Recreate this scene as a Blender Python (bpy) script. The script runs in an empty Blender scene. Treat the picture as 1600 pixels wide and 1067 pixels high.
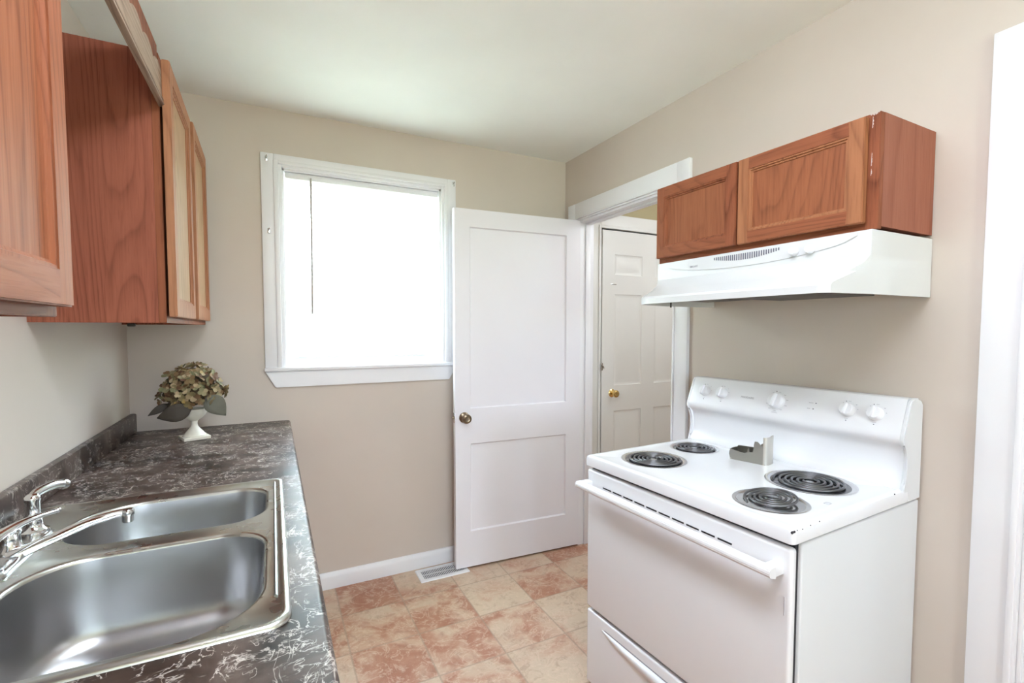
import bpy, bmesh, math, random
from mathutils import Vector, Matrix
random.seed(7)
C = bpy.context.scene.collection
PI = math.pi
# ------------------------------------------------------------------ camera
FPX = 751.49
cam_d = bpy.data.cameras.new('camera'); cam = bpy.data.objects.new('camera', cam_d); C.objects.link(cam)
cam_d.sensor_fit = 'HORIZONTAL'; cam_d.sensor_width = 36.0; cam_d.lens = FPX / 1600 * 36.0
cam_d.shift_x = -7.818 / 1600; cam_d.shift_y = 16.23 / 1600; cam_d.clip_start = 0.02
yw, pt, rl = math.radians(26.9105), math.radians(2.7662), math.radians(.0271)
F = Vector((math.sin(yw)*math.cos(pt), math.cos(yw)*math.cos(pt), -math.sin(pt)))
R0 = Vector((math.cos(yw), -math.sin(yw), 0)); U0 = R0.cross(F)
RR = R0*math.cos(rl) + U0*math.sin(rl); UU = -R0*math.sin(rl) + U0*math.cos(rl)
m = Matrix((RR, UU, -F)).transposed().to_4x4(); m.translation = (0, 0, 1.3718); cam.matrix_world = m
bpy.context.scene.camera = cam
# ------------------------------------------------------------------ world, daylight, exposure
sc = bpy.context.scene
sc.view_settings.view_transform = 'Standard'; sc.view_settings.look = 'None'; sc.view_settings.gamma = 1.0
sc.view_settings.exposure = 1.34; sc.view_settings.use_curve_mapping = False
FILL_E = 10.0      # radiance of the added fill light above the frame, standing for bounced flash
FILL_COL = (.80, .89, 1., 1)
DOORWAY_W = 3.0   # unseen lamp added to the room beyond the right doorway
HALL_W = 7.5  # watts of the unseen lamp added to brighten the hall
WORLD = 12.0
W = bpy.data.worlds.new('overcast_daylight'); sc.world = W; W.use_nodes = True
def _world():
    # overcast sky above the horizon, sunlit lawn below it
    t = W.node_tree; bg = t.nodes['Background']; tc = t.nodes.new('ShaderNodeTexCoord'); sp = t.nodes.new('ShaderNodeSeparateXYZ')
    rp = t.nodes.new('ShaderNodeValToRGB'); mp = t.nodes.new('ShaderNodeMapRange'); mp.inputs['From Min'].default_value = -.25; mp.inputs['From Max'].default_value = .25
    t.links.new(tc.outputs['Generated'], sp.inputs[0]); t.links.new(sp.outputs[2], mp.inputs['Value']); t.links.new(mp.outputs[0], rp.inputs[0])
    e = rp.color_ramp.elements; e[0].position = .46; e[0].color = (.78, 1.0, .80, 1); e[1].position = .54; e[1].color = (.72, .86, 1.08, 1)
    t.links.new(rp.outputs[0], bg.inputs[0]); bg.inputs[1].default_value = WORLD
_world()
sc.cycles.max_bounces = 12; sc.cycles.diffuse_bounces = 8
D, RW, LW, H = 2.664, 1.7015, -.5725, 2.435     # back, right, left walls; ceiling
REAR = -5.5
def area(name, loc, rot, sx, sy, watts, col=(1, 1, 1), portal=False):
    l = bpy.data.lights.new(name, 'AREA'); l.shape = 'RECTANGLE'; l.size = sx; l.size_y = sy; l.energy = watts; l.color = col
    l.cycles.is_portal = portal
    o = bpy.data.objects.new(name, l); C.objects.link(o); o.location = loc; o.rotation_euler = rot; return o
area('daylight_portal_back', (.46, D+.13, 1.67), (PI/2, 0, PI), .84, 1.0, 1, portal=True)
area('fill_portal_left', (LW-.13, -3.4, 1.55), (PI/2, 0, -PI/2), 1.0, 1.1, 1, portal=True)  # unseen opening added behind the camera for fill light
area('fill_portal_rear', (.6, REAR-.13, 1.5), (PI/2, 0, 0), 1.0, 1.0, 1, portal=True)  # unseen rear opening, added for fill light

# ------------------------------------------------------------------ materials
def mat(name, base=(.8, .8, .8), rough=.5, metal=0., coat=0., spec=None):
    M = bpy.data.materials.new(name); M.use_nodes = True
    b = M.node_tree.nodes['Principled BSDF']
    b.inputs['Base Color'].default_value = (*base, 1); b.inputs['Roughness'].default_value = rough
    b.inputs['Metallic'].default_value = metal; b.inputs['Coat Weight'].default_value = coat
    if spec is not None: b.inputs['Specular IOR Level'].default_value = spec
    return M
class NT:
    def __init__(s, M): s.t = M.node_tree; s.n = s.t.nodes; s.b = s.n['Principled BSDF']
    def new(s, k, **kw):
        n = s.n.new(k)
        for a, v in kw.items():
            if isinstance(v, (int, float, str, tuple, bool)) and hasattr(n, a): setattr(n, a, v)
        return n
    def ln(s, a, b): s.t.links.new(a, b)
    def co(s, scale=(1, 1, 1), loc=(0, 0, 0), rot=(0, 0, 0)):
        tc = s.n.new('ShaderNodeTexCoord'); mp = s.n.new('ShaderNodeMapping')
        mp.inputs['Scale'].default_value = scale; mp.inputs['Location'].default_value = loc; mp.inputs['Rotation'].default_value = rot
        s.ln(tc.outputs['Object'], mp.inputs['Vector']); return mp.outputs[0]
    def noise(s, vec, scale, detail=3, rough=.5, dist=0.):
        n = s.n.new('ShaderNodeTexNoise'); n.inputs['Scale'].default_value = scale; n.inputs['Detail'].default_value = detail
        n.inputs['Roughness'].default_value = rough; n.inputs['Distortion'].default_value = dist
        s.ln(vec, n.inputs['Vector']); return n.outputs['Fac']
    def math(s, op, a, b=None, c=None, clamp=False):
        n = s.n.new('ShaderNodeMath'); n.operation = op; n.use_clamp = clamp
        for i, v in enumerate((a, b, c)):
            if v is None: continue
            if isinstance(v, (int, float)): n.inputs[i].default_value = v
            else: s.ln(v, n.inputs[i])
        return n.outputs[0]
    def ramp(s, f, pts, interp='LINEAR'):
        n = s.n.new('ShaderNodeValToRGB'); n.color_ramp.interpolation = interp; e = n.color_ramp.elements
        while len(e) < len(pts): e.new(.5)
        for q, (p, c) in zip(e, pts):
            q.position = p; q.color = (*c, 1) if len(c) == 3 else c
        s.ln(f, n.inputs[0]); return n.outputs[0]
    def mix(s, f, a, b, mode='MIX'):
        n = s.n.new('ShaderNodeMix'); n.data_type = 'RGBA'; n.blend_type = mode
        for i, v in ((0, f), (6, a), (7, b)):
            if isinstance(v, (int, float)): n.inputs[i].default_value = v
            elif isinstance(v, tuple): n.inputs[i].default_value = (*v, 1)
            else: s.ln(v, n.inputs[i])
        return n.outputs[2]
    def bump(s, h, strength, dist=.002):
        n = s.n.new('ShaderNodeBump'); n.inputs['Strength'].default_value = strength; n.inputs['Distance'].default_value = dist
        s.ln(h, n.inputs['Height']); s.ln(n.outputs[0], s.b.inputs['Normal'])
def paint(name, col, rough, bscale=140, bstr=.08, var=.03):
    M = mat(name, col, rough); t = NT(M); v = t.co()
    f = t.noise(v, 2.2, 4)
    d = tuple(c*(1-var) for c in col); l = tuple(min(1, c*(1+var)) for c in col)
    t.ln(t.ramp(f, [(.3, d), (.7, l)]), t.b.inputs['Base Color'])
    t.bump(t.noise(v, bscale, 3), bstr, .001); return M
M_WALL = paint('beige_wall_paint', (.61, .54, .475), .6)
M_CEIL = paint('white_ceiling_paint', (.90, .92, .885), .7, 60, .10)
M_TRIM = paint('white_gloss_trim_paint', (.80, .80, .82), .35, 60, .06, .015)
M_DOOR = paint('white_door_paint', (.80, .79, .825), .38, 90, .05, .015)
M_HALLD = paint('white_hall_door_paint', (.74, .74, .70), .4, 90, .05, .015)
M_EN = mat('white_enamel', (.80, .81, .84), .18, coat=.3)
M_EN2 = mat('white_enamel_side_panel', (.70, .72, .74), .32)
M_PLAST = mat('white_plastic', (.80, .81, .84), .3)
M_BLACK = mat('gap_shade_black', (.012, .012, .016), .6)  # painted-in shade of narrow gaps and slots
M_CHROME = mat('chrome', (.78, .79, .80), .12, 1.)
M_CHROMEW = mat('worn_chrome', (.62, .63, .63), .22, 1.)
M_NICK = mat('dull_nickel', (.42, .41, .37), .36, 1.)
M_BRASS = mat('polished_brass', (.80, .60, .25), .18, 1.)
M_ABRASS = mat('aged_brass', (.24, .19, .13), .28, 1.)
M_PAN = mat('dark_drip_pan', (.10, .10, .11), .15, .9)
M_PANL = mat('chrome_drip_pan', (.60, .60, .60), .12, 1.)
M_RIM = mat('chrome_pan_rim', (.72, .72, .74), .22, 1.)
M_COIL = mat('grey_heating_coil', (.17, .17, .18), .32, .8)
M_URN = paint('cream_ceramic', (.72, .68, .58), .4, 30, .1, .05)
M_GREY = mat('grey_print', (.42, .42, .46), .5)
M_DARKP = mat('dark_print', (.12, .12, .16), .5)
M_FILTER = mat('greasy_filter', (.10, .09, .08), .5, .5)
M_DARKM = mat('dark_metal', (.05, .045, .04), .5, .3)
M_LEAF = mat('dried_leaf', (.055, .042, .030), .7)
M_LEAFG = mat('grey_green_leaf', (.14, .135, .10), .7)
M_STEM = mat('dry_stem', (.12, .09, .05), .8)
M_CHIP = mat('chipped_enamel_spot', (.03, .025, .03), .7)

def wood(name, c0, c1, c2, axis='z', rough=.52, rings=9., seed=0., stretch=.13, fleck=.5):
    M = mat(name, c1, rough, spec=.12)
    t = NT(M); s = [1., 1., 1.]; s['xyz'.index(axis)] = stretch
    v = t.co(tuple(s), (seed, seed*1.7, seed*.6))
    a = t.noise(v, 3.6, 2.5, .45, .3)
    ph = t.math('FRACT', t.math('MULTIPLY', a, rings*4.))
    saw = t.ramp(ph, [(0, (.9, .9, .9)), (.10, (.2, .2, .2)), (.4, (0, 0, 0)), (.8, (.35, .35, .35)), (1, (.9, .9, .9))])
    s2 = [110., 110., 110.]; s2['xyz'.index(axis)] = 3.5
    v2 = t.co(tuple(s2), (seed, 0, 0)); fine = t.noise(v2, 1., 4, .65)
    s3 = [300., 300., 300.]; s3['xyz'.index(axis)] = 14.
    pores = t.ramp(t.noise(t.co(tuple(s3), (0, seed, 0)), 1., 2, .5), [(.56, (0, 0, 0)), (.66, (1, 1, 1))])
    g = t.math('ADD', t.math('MULTIPLY', saw, t.math('ADD', t.math('MULTIPLY', fine, .9), .15)), t.math('MULTIPLY', t.math('SUBTRACT', fine, .42), 1.3*fleck), clamp=True)
    g = t.math('ADD', g, t.math('MULTIPLY', pores, .22), clamp=True)
    col = t.ramp(g, [(0, c1), (.5, tuple(p*.45+q*.55 for p, q in zip(c0, c1))), (1, c0)])
    big = t.noise(t.co((1, 1, .5), (seed*3, 1, 2)), 2.2, 2)
    col = t.ramp(g, [(0, c1), (.45, tuple((p+q)/2 for p, q in zip(c0, c1))), (1, c0)])
    col = t.mix(t.ramp(big, [(.35, (0, 0, 0)), (.7, (1, 1, 1))]), col, t.mix(.45, col, c2))
    t.ln(col, t.b.inputs['Base Color']); t.bump(g, .12, .001)
    t.ln(t.math('ADD', t.math('MULTIPLY', fine, .22), rough-.1), t.b.inputs['Roughness'])
    return M
OA, OB, OC = (.11, .030, .014), (.28, .092, .044), (.32, .12, .058)
W_V = wood('red_oak_upright_grain', OA, OB, OC, 'z', seed=1.3)
W_H = wood('red_oak_level_grain', OA, OB, OC, 'x', seed=4.1)
W_RY = wood('red_oak_rail_along_wall', OA, OB, OC, 'y', seed=3.1)
W_SIDE = wood('red_oak_plywood_side', (.12, .028, .016), (.31, .098, .058), (.35, .13, .075), 'z', rings=15., seed=5.9, stretch=.055, fleck=.6)
W_PAN = wood('oak_door_panel', (.13, .038, .017), (.29, .10, .046), (.33, .125, .06), 'z', seed=8.8, fleck=.8)
W_LIGHT = wood('lighter_oak_stile', (.17, .06, .028), (.36, .145, .068), (.40, .18, .09), 'z', seed=2.6)
W_GREY = wood('oak_valance_window_sheen', (.15, .10, .07), (.36, .26, .19), (.40, .30, .22), 'y', seed=5.5, fleck=.6)  # greyed tan: window glare on the varnish put into the colour
W_TAN = wood('oak_panel_window_sheen', (.22, .12, .06), (.41, .245, .135), (.44, .28, .16), 'z', seed=6.1, fleck=.5)  # paler tan: glancing window reflections painted into the wood
W_TANS = wood('oak_stile_window_sheen', (.18, .07, .035), (.38, .165, .085), (.42, .21, .11), 'z', seed=7.7)  # same painted sheen for the door frames

def make_counter_mat():
    M = mat('dark_marble_laminate', rough=.3, spec=.35); t = NT(M); v = t.co()
    f = t.noise(v, 6.5, 6, .6, .6)
    base = t.ramp(f, [(.36, (.014, .008, .006)), (.48, (.048, .030, .023)), (.58, (.092, .063, .051)), (.74, (.17, .13, .112))])
    def veins(scale, dist, w, th, sc, seed):
        vv = t.co(sc, (seed, seed, 0)); n = t.noise(vv, scale, 4, .6, dist)
        r = t.math('ABSOLUTE', t.math('SUBTRACT', n, .5))
        l = t.math('SUBTRACT', 1., t.math('DIVIDE', r, w), clamp=True)
        mk = t.ramp(t.noise(t.co((1, 1, 1), (seed*2, 3, 0)), 14, 3), [(th, (0, 0, 0)), (th+.07, (1, 1, 1))])
        return t.math('MULTIPLY', l, mk)
    a = veins(10, .8, .010, .47, (1, 1, 1), 2.); b = veins(19, .8, .017, .50, (1.5, .7, 1), 9.); c = veins(34, .7, .028, .50, (.7, 1.4, 1), 17.)
    s = t.math('ADD', t.math('ADD', a, b), t.math('MULTIPLY', c, .8), clamp=True)
    t.ln(t.mix(t.math('MULTIPLY', s, .85), base, (.60, .54, .49)), t.b.inputs['Base Color'])
    t.ln(t.math('ADD', t.math('MULTIPLY', f, .15), .27), t.b.inputs['Roughness'])
    return M
M_CTR = make_counter_mat()

def make_floor_mat():
    M = mat('stone_pattern_vinyl', rough=.38); t = NT(M)
    T = .294; v = t.co((1/T, 1/T, 1/T), (-.5588/T, -2.0719/T, 0))
    sp = t.n.new('ShaderNodeSeparateXYZ'); t.ln(v, sp.inputs[0])
    def cell(sock): return t.math('FLOOR', sock)
    cx, cy = cell(sp.outputs[0]), cell(sp.outputs[1])
    cb = t.n.new('ShaderNodeCombineXYZ'); t.ln(cx, cb.inputs[0]); t.ln(cy, cb.inputs[1]); cb.inputs[2].default_value = 3.
    wn = t.n.new('ShaderNodeTexWhiteNoise'); wn.noise_dimensions = '3D'; t.ln(cb.outputs[0], wn.inputs['Vector'])
    # shift each tile's pattern
    ad = t.n.new('ShaderNodeVectorMath'); ad.operation = 'MULTIPLY_ADD'; t.ln(wn.outputs['Color'], ad.inputs[0]); ad.inputs[1].default_value = (9, 9, 9); t.ln(t.co(), ad.inputs[2])
    pv = ad.outputs[0]
    par = t.math('FLOORED_MODULO', t.math('ADD', cx, cy), 2.) if False else t.math('MODULO', t.math('ABSOLUTE', t.math('ADD', cx, cy)), 2.)
    tone = t.math('ADD', t.math('MULTIPLY', wn.outputs['Value'], .24), t.math('MULTIPLY', par, -.09))
    n1 = t.noise(pv, 5.2, 5, .55, .8)
    val = t.math('ADD', n1, t.math('SUBTRACT', tone, .08))
    col = t.ramp(val, [(.36, (.58, .45, .33)), (.45, (.56, .39, .28)), (.53, (.50, .30, .205)), (.60, (.42, .205, .13)), (.74, (.37, .155, .09))])
    n2 = t.noise(pv, 17, 8, .72, .6)
    col = t.mix(t.ramp(n2, [(.36, (.75, .75, .75)), (.48, (0, 0, 0))]), col, t.mix(.5, col, (.26, .13, .08)))
    sl = t.ramp(t.math('ABSOLUTE', t.math('SUBTRACT', t.noise(pv, 9, 5, .6, 1.5), .5)), [(0, (.6, .6, .6)), (.03, (0, 0, 0))])
    col = t.mix(sl, col, (.66, .50, .38))
    def edge(s):
        f = t.math('FRACT', s); return t.math('MINIMUM', f, t.math('SUBTRACT', 1., f))
    e = t.math('MINIMUM', edge(sp.outputs[0]), edge(sp.outputs[1]))
    gl = t.ramp(e, [(0, (1, 1, 1)), (.009, (.9, .9, .9)), (.017, (0, 0, 0))])
    col = t.mix(t.math('MULTIPLY', gl, .62), col, (.34, .25, .18))
    n3 = t.noise(pv, 45, 6, .7)
    col = t.mix(t.ramp(n3, [(.54, (0, 0, 0)), (.68, (.45, .45, .45))]), col, (.68, .54, .42))
    t.ln(col, t.b.inputs['Base Color'])
    h = t.math('ADD', t.math('MULTIPLY', gl, -1.), t.math('MULTIPLY', n2, .25)); t.bump(h, .25, .001)
    return M
M_FLOOR = make_floor_mat()

def make_steel(name, axis, col=(.46, .46, .455), r=.28):
    M = mat(name, col, r, 1.); t = NT(M)
    f = t.noise(t.co(), 9., 3, .6); t.ln(t.math('ADD', t.math('MULTIPLY', f, .08), r-.04), t.b.inputs['Roughness'])
    t.b.inputs['Anisotropic'].default_value = .3
    return M
M_STEEL = make_steel('brushed_steel_bowl', 'x', (.50, .50, .51), .30); M_STEELD = make_steel('brushed_steel_deck', 'y', (.60, .61, .58), .28)

def make_petal():
    M = mat('dried_petals', rough=.75); t = NT(M); g = t.n.new('ShaderNodeNewGeometry')
    t.ln(t.ramp(g.outputs['Random Per Island'], [(0, (.13, .06, .03)), (.2, (.22, .13, .06)), (.4, (.27, .20, .09)), (.58, (.20, .20, .10)), (.75, (.42, .30, .17)), (.9, (.50, .40, .24)), (1, (.45, .30, .09))]), t.b.inputs['Base Color']); return M
M_PETAL = make_petal()
def make_slat():
    M = bpy.data.materials.new('white_vinyl_slat'); M.use_nodes = True; nt = M.node_tree; nt.nodes.remove(nt.nodes['Principled BSDF'])
    d = nt.nodes.new('ShaderNodeBsdfDiffuse'); d.inputs[0].default_value = (.88, .88, .85, 1)
    tr = nt.nodes.new('ShaderNodeBsdfTranslucent'); tr.inputs[0].default_value = (.9, .92, .86, 1)
    mx = nt.nodes.new('ShaderNodeMixShader'); mx.inputs[0].default_value = .20
    nt.links.new(d.outputs[0], mx.inputs[1]); nt.links.new(tr.outputs[0], mx.inputs[2]); nt.links.new(mx.outputs[0], nt.nodes['Material Output'].inputs[0]); return M
M_SLAT = make_slat()
def make_glass():
    M = bpy.data.materials.new('window_glass'); M.use_nodes = True; nt = M.node_tree; nt.nodes.remove(nt.nodes['Principled BSDF'])
    a = nt.nodes.new('ShaderNodeBsdfTransparent'); b = nt.nodes.new('ShaderNodeBsdfGlossy'); b.inputs['Roughness'].default_value = .02
    mx = nt.nodes.new('ShaderNodeMixShader'); mx.inputs[0].default_value = .06
    nt.links.new(a.outputs[0], mx.inputs[1]); nt.links.new(b.outputs[0], mx.inputs[2]); nt.links.new(mx.outputs[0], nt.nodes['Material Output'].inputs[0]); return M
M_GLASS = make_glass()
M_SHADE = mat('added_lamp_glass', (.9, .9, .88), .5)
_b = M_SHADE.node_tree.nodes['Principled BSDF']; _b.inputs['Emission Color'].default_value = (1, .97, .93, 1); _b.inputs['Emission Strength'].default_value = 3.


M_FILL = mat('fill_light_diffuser', (.9, .9, .9), .5)  # glowing panel of the added overhead fill light
_b = M_FILL.node_tree.nodes['Principled BSDF']; _b.inputs['Emission Color'].default_value = FILL_COL; _b.inputs['Emission Strength'].default_value = FILL_E

# ------------------------------------------------------------------ mesh helpers
def obj(name, bm, m, parent=None, smooth=35, loc=None, rot=None, recalc=True):
    if recalc: bmesh.ops.recalc_face_normals(bm, faces=bm.faces)
    me = bpy.data.meshes.new(name); bm.to_mesh(me); bm.free()
    for mm in (m if isinstance(m, (list, tuple)) else [m]): me.materials.append(mm)
    if smooth:
        for p in me.polygons: p.use_smooth = True
        me.set_sharp_from_angle(angle=math.radians(smooth))
    o = bpy.data.objects.new(name, me); C.objects.link(o)
    if parent: o.parent = parent
    if loc: o.location = loc
    if rot: o.rotation_euler = rot
    return o
def thing(name, label, cat, loc=(0, 0, 0), rz=0, group=None):
    o = bpy.data.objects.new(name, None); C.objects.link(o); o.empty_display_size = .05
    o.location = loc; o.rotation_euler = (0, 0, rz); o['label'] = label; o['category'] = cat
    if group: o['group'] = group
    return o
def tag(o, label, cat, group=None):
    o['label'] = label; o['category'] = cat
    if group: o['group'] = group
    return o
def struct(o, label=None):
    o['kind'] = 'structure'
    if label: o['label'] = label
    return o
def box(bm, x0, x1, y0, y1, z0, z1, bev=0., seg=2, mi=0):
    x0, x1 = min(x0, x1), max(x0, x1); y0, y1 = min(y0, y1), max(y0, y1); z0, z1 = min(z0, z1), max(z0, z1)
    r = bmesh.ops.create_cube(bm, size=1.); vs = r['verts']
    for v in vs: v.co = Vector((x0 + (v.co.x+.5)*(x1-x0), y0 + (v.co.y+.5)*(y1-y0), z0 + (v.co.z+.5)*(z1-z0)))
    fs = set(f for v in vs for f in v.link_faces)
    if mi:
        for f in fs: f.material_index = mi
    if bev > 0:
        es = list(set(e for v in vs for e in v.link_edges))
        bmesh.ops.bevel(bm, geom=es, offset=bev, segments=seg, affect='EDGES', profile=.5)
def B(*boxes, bev=0., seg=2):
    bm = bmesh.new()
    for b in boxes: box(bm, *b[:6], bev=b[6] if len(b) > 6 else bev, seg=seg)
    return bm
def prism(bm, pts, axis, a0, a1, mi=0):
    """polygon pts in the two other axes (kept in xyz order), extruded along axis"""
    def mk(p, a):
        c = list(p); c.insert('xyz'.index(axis), a); return bm.verts.new(c)
    A = [mk(p, a0) for p in pts]; Bv = [mk(p, a1) for p in pts]; n = len(pts)
    fs = [bm.faces.new(A), bm.faces.new(list(reversed(Bv)))]
    for i in range(n): fs.append(bm.faces.new((A[i], A[(i+1) % n], Bv[(i+1) % n], Bv[i])))
    for f in fs: f.material_index = mi
def lathe(bm, prof, n=32, M=None, mi=0, caps=True):
    rings = []
    for r, z in prof:
        ring = [bm.verts.new((r*math.cos(2*PI*i/n), r*math.sin(2*PI*i/n), z)) for i in range(n)]; rings.append(ring)
    for a, b in zip(rings, rings[1:]):
        for i in range(n):
            f = bm.faces.new((a[i], a[(i+1) % n], b[(i+1) % n], b[i])); f.material_index = mi
    if caps:
        for r, z in ((rings[0], prof[0]), (rings[-1], prof[-1])):
            if z[0] > 1e-5: bm.faces.new(r).material_index = mi
    if M is not None:
        for ring in rings:
            for v in ring: v.co = M @ v.co
def tube(bm, pts, rad, n=12, caps=True, mi=0, flat=1.):
    pts = [Vector(p) for p in pts]; rads = rad if isinstance(rad, (list, tuple)) else [rad]*len(pts)
    rings = []; up = Vector((0, 0, 1)); prev = None
    for i, p in enumerate(pts):
        d = (pts[min(i+1, len(pts)-1)] - pts[max(i-1, 0)]).normalized()
        if prev is None:
            a = d.cross(up); a = d.cross(Vector((1, 0, 0))) if a.length < .05 else a
        else:
            a = prev - d*prev.dot(d)
        a.normalize(); prev = a; b = a.cross(d)
        rings.append([bm.verts.new(p + (a*math.cos(2*PI*k/n) + b*math.sin(2*PI*k/n)*flat)*rads[i]) for k in range(n)])
    for a, b in zip(rings, rings[1:]):
        for k in range(n): bm.faces.new((a[k], a[(k+1) % n], b[(k+1) % n], b[k])).material_index = mi
    if caps:
        bm.faces.new(rings[0]); bm.faces.new(list(reversed(rings[-1])))
def rrect(x0, x1, y0, y1, r, n=8):
    rs = r if isinstance(r, (list, tuple)) else (r,)*4
    P = []
    for (cx, cy, a0, q) in ((x1-rs[0], y1-rs[0], 0, rs[0]), (x0+rs[1], y1-rs[1], 90, rs[1]), (x0+rs[2], y0+rs[2], 180, rs[2]), (x1-rs[3], y0+rs[3], 270, rs[3])):
        for k in range(n+1):
            a = math.radians(a0 + 90*k/n); P.append((cx+q*math.cos(a), cy+q*math.sin(a)))
    return P
def loop(bm, pts, z): return [bm.verts.new((p[0], p[1], z)) for p in pts]
def loft(bm, loops, close=True, mi=0):
    for a, b in zip(loops, loops[1:]):
        n = len(a)
        for i in range(n): bm.faces.new((a[i], a[(i+1) % n], b[(i+1) % n], b[i])).material_index = mi
def fill(bm, loops, mi=0):
    """planar fill between existing vert loops (first outer, others holes)"""
    es = []
    for L in loops:
        for i in range(len(L)):
            e = bm.edges.get((L[i], L[(i+1) % len(L)])) or bm.edges.new((L[i], L[(i+1) % len(L)])); es.append(e)
    r = bmesh.ops.triangle_fill(bm, use_beauty=True, use_dissolve=False, edges=es)
    for g in r['geom']:
        if isinstance(g, bmesh.types.BMFace): g.material_index = mi
def smooth_path(pts, k=8):
    pts = [Vector(p) for p in pts]; out = []
    for i in range(len(pts)-1):
        p0 = pts[max(i-1, 0)]; p1 = pts[i]; p2 = pts[i+1]; p3 = pts[min(i+2, len(pts)-1)]
        for j in range(k):
            t = j/k
            out.append(.5*((2*p1) + (p2-p0)*t + (2*p0-5*p1+4*p2-p3)*t*t + (3*p1-p0-3*p2+p3)*t**3))
    out.append(pts[-1]); return out
def RotTo(d, loc):
    q = Vector((0, 0, 1)).rotation_difference(Vector(d).normalized()); return Matrix.Translation(loc) @ q.to_matrix().to_4x4()

# ------------------------------------------------------------------ room shell
def wall_boxes(axis, a0, a1, t0, t1, z0, z1, holes):
    bm = bmesh.new(); holes = sorted(holes); cur = a0
    def bx(p0, p1, q0, q1):
        if p1-p0 < 1e-4 or q1-q0 < 1e-4: return
        if axis == 'x': box(bm, p0, p1, t0, t1, q0, q1)
        else: box(bm, t0, t1, p0, p1, q0, q1)
    for h0, h1, hz0, hz1 in holes:
        bx(cur, h0, z0, z1); bx(h0, h1, z0, hz0); bx(h0, h1, hz1, z1); cur = h1
    bx(cur, a1, z0, z1); return bm
WX0, WX1, WZ0, WZ1 = .053, .868, 1.18, 2.16
TH = .10
struct(obj('wall_back', wall_boxes('x', LW-.1, RW+TH, D, D+.12, 0, H, [(WX0, WX1, WZ0, WZ1)]), M_WALL, smooth=0))
struct(obj('wall_right', wall_boxes('y', REAR, D, RW, RW+TH, 0, H, [(1.70, 2.505, -.01, 2.035), (-.36, .478, -.01, 2.035)]), M_WALL, smooth=0))
struct(obj('wall_left', wall_boxes('y', REAR, D, LW-.1, LW, 0, H, [(-3.9, -2.9, 1.0, 2.1)]), M_WALL, smooth=0))  # hole added out of view to let fill light in
struct(obj('wall_rear', wall_boxes('x', LW-.1, RW+TH, REAR-.12, REAR, 0, H, [(.1, 1.1, 1.0, 2.0)]), M_WALL, smooth=0))  # unseen hole added to light the room from the rear
struct(obj('ceiling', B((LW-.1, 3.7, REAR-.12, D+.2, H, H+.1)), M_CEIL, smooth=0))
struct(obj('floor', B((LW-.1, 3.7, REAR-.12, D+.2, -.1, 0)), M_FLOOR, smooth=0))
# rooms beyond the right wall
struct(obj('wall_hall_back', B((RW+TH, 3.6, 2.725, 2.825, 0, H)), paint('olive_hall_wall', (.40, .34, .19), .6), smooth=0))  # back hall wall coloured darker olive than the other walls
struct(obj('wall_hall_front', B((RW+TH, 3.6, 1.05, 1.15, 0, H)), M_WALL, smooth=0))
struct(obj('wall_hall_right', B((3.6, 3.7, REAR-.12, 2.825, 0, H)), M_WALL, smooth=0))
struct(obj('wall_side_room_rear', B((RW+TH, 3.6, REAR-.12, REAR, 0, H)), M_WALL, smooth=0))

# baseboards
def base_prof(): return [(0, 0), (-.016, 0), (-.016, .062), (-.012, .074), (-.006, .084), (0, .086)]
bm = bmesh.new(); prism(bm, [(D+p, z) for p, z in base_prof()], 'x', .05, RW-.002); struct(obj('baseboard_back', bm, M_TRIM))
bm = bmesh.new(); prism(bm, [(RW+p, z) for p, z in base_prof()], 'y', .60, 1.60); struct(obj('baseboard_right', bm, M_TRIM))
bm = bmesh.new(); prism(bm, [(LW-p, z) for p, z in base_prof()], 'y', REAR+.01, .05); struct(obj('baseboard_left', bm, M_TRIM))

# window 1
win = struct(thing('window_1', 'white framed window with closed white blinds', 'window', ((WX0+WX1)/2, D, WZ0)))
del win['category']
ox, oy, oz = -(WX0+WX1)/2, -D, -WZ0
def wobj(name, bm, m, smooth=35): return obj(name, bm, m, win, smooth, loc=(ox, oy, oz))
bm = bmesh.new()
# flat casing with stepped inner bead
for (x0, x1, z0, z1) in ((-.036, .020, 1.172, 2.218), (.902, .950, 1.172, 2.218)): box(bm, x0, x1, D-.018, D+.01, z0, z1, .003)
box(bm, .020, .902, D-.018, D+.01, 2.185, 2.218, .003)
for (x0, x1, z0, z1) in ((.018, .040, 1.172, 2.188), (.882, .904, 1.172, 2.188), (.040, .882, 2.172, 2.188)): box(bm, x0, x1, D-.024, D+.01, z0, z1, .003)
for (x0, x1, z0, z1) in ((.038, .056, 1.172, 2.174), (.866, .884, 1.172, 2.174), (.056, .866, 2.158, 2.174)): box(bm, x0, x1, D-.013, D+.01, z0, z1, .002)
wobj('window_frame', bm, M_TRIM)
bm = B((-.040, .955, D-.030, D+.10, 1.160, 1.178, .004)); wobj('window_sill', bm, M_TRIM)
bm = bmesh.new(); prism(bm, [(-.036, 1.160), (.952, 1.160), (.905, 1.080), (.008, 1.080)], 'y', D-.016, D-.001); bmesh.ops.bevel(bm, geom=list(bm.edges), offset=.002, segments=2, affect='EDGES'); wobj('apron', bm, M_TRIM)
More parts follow.
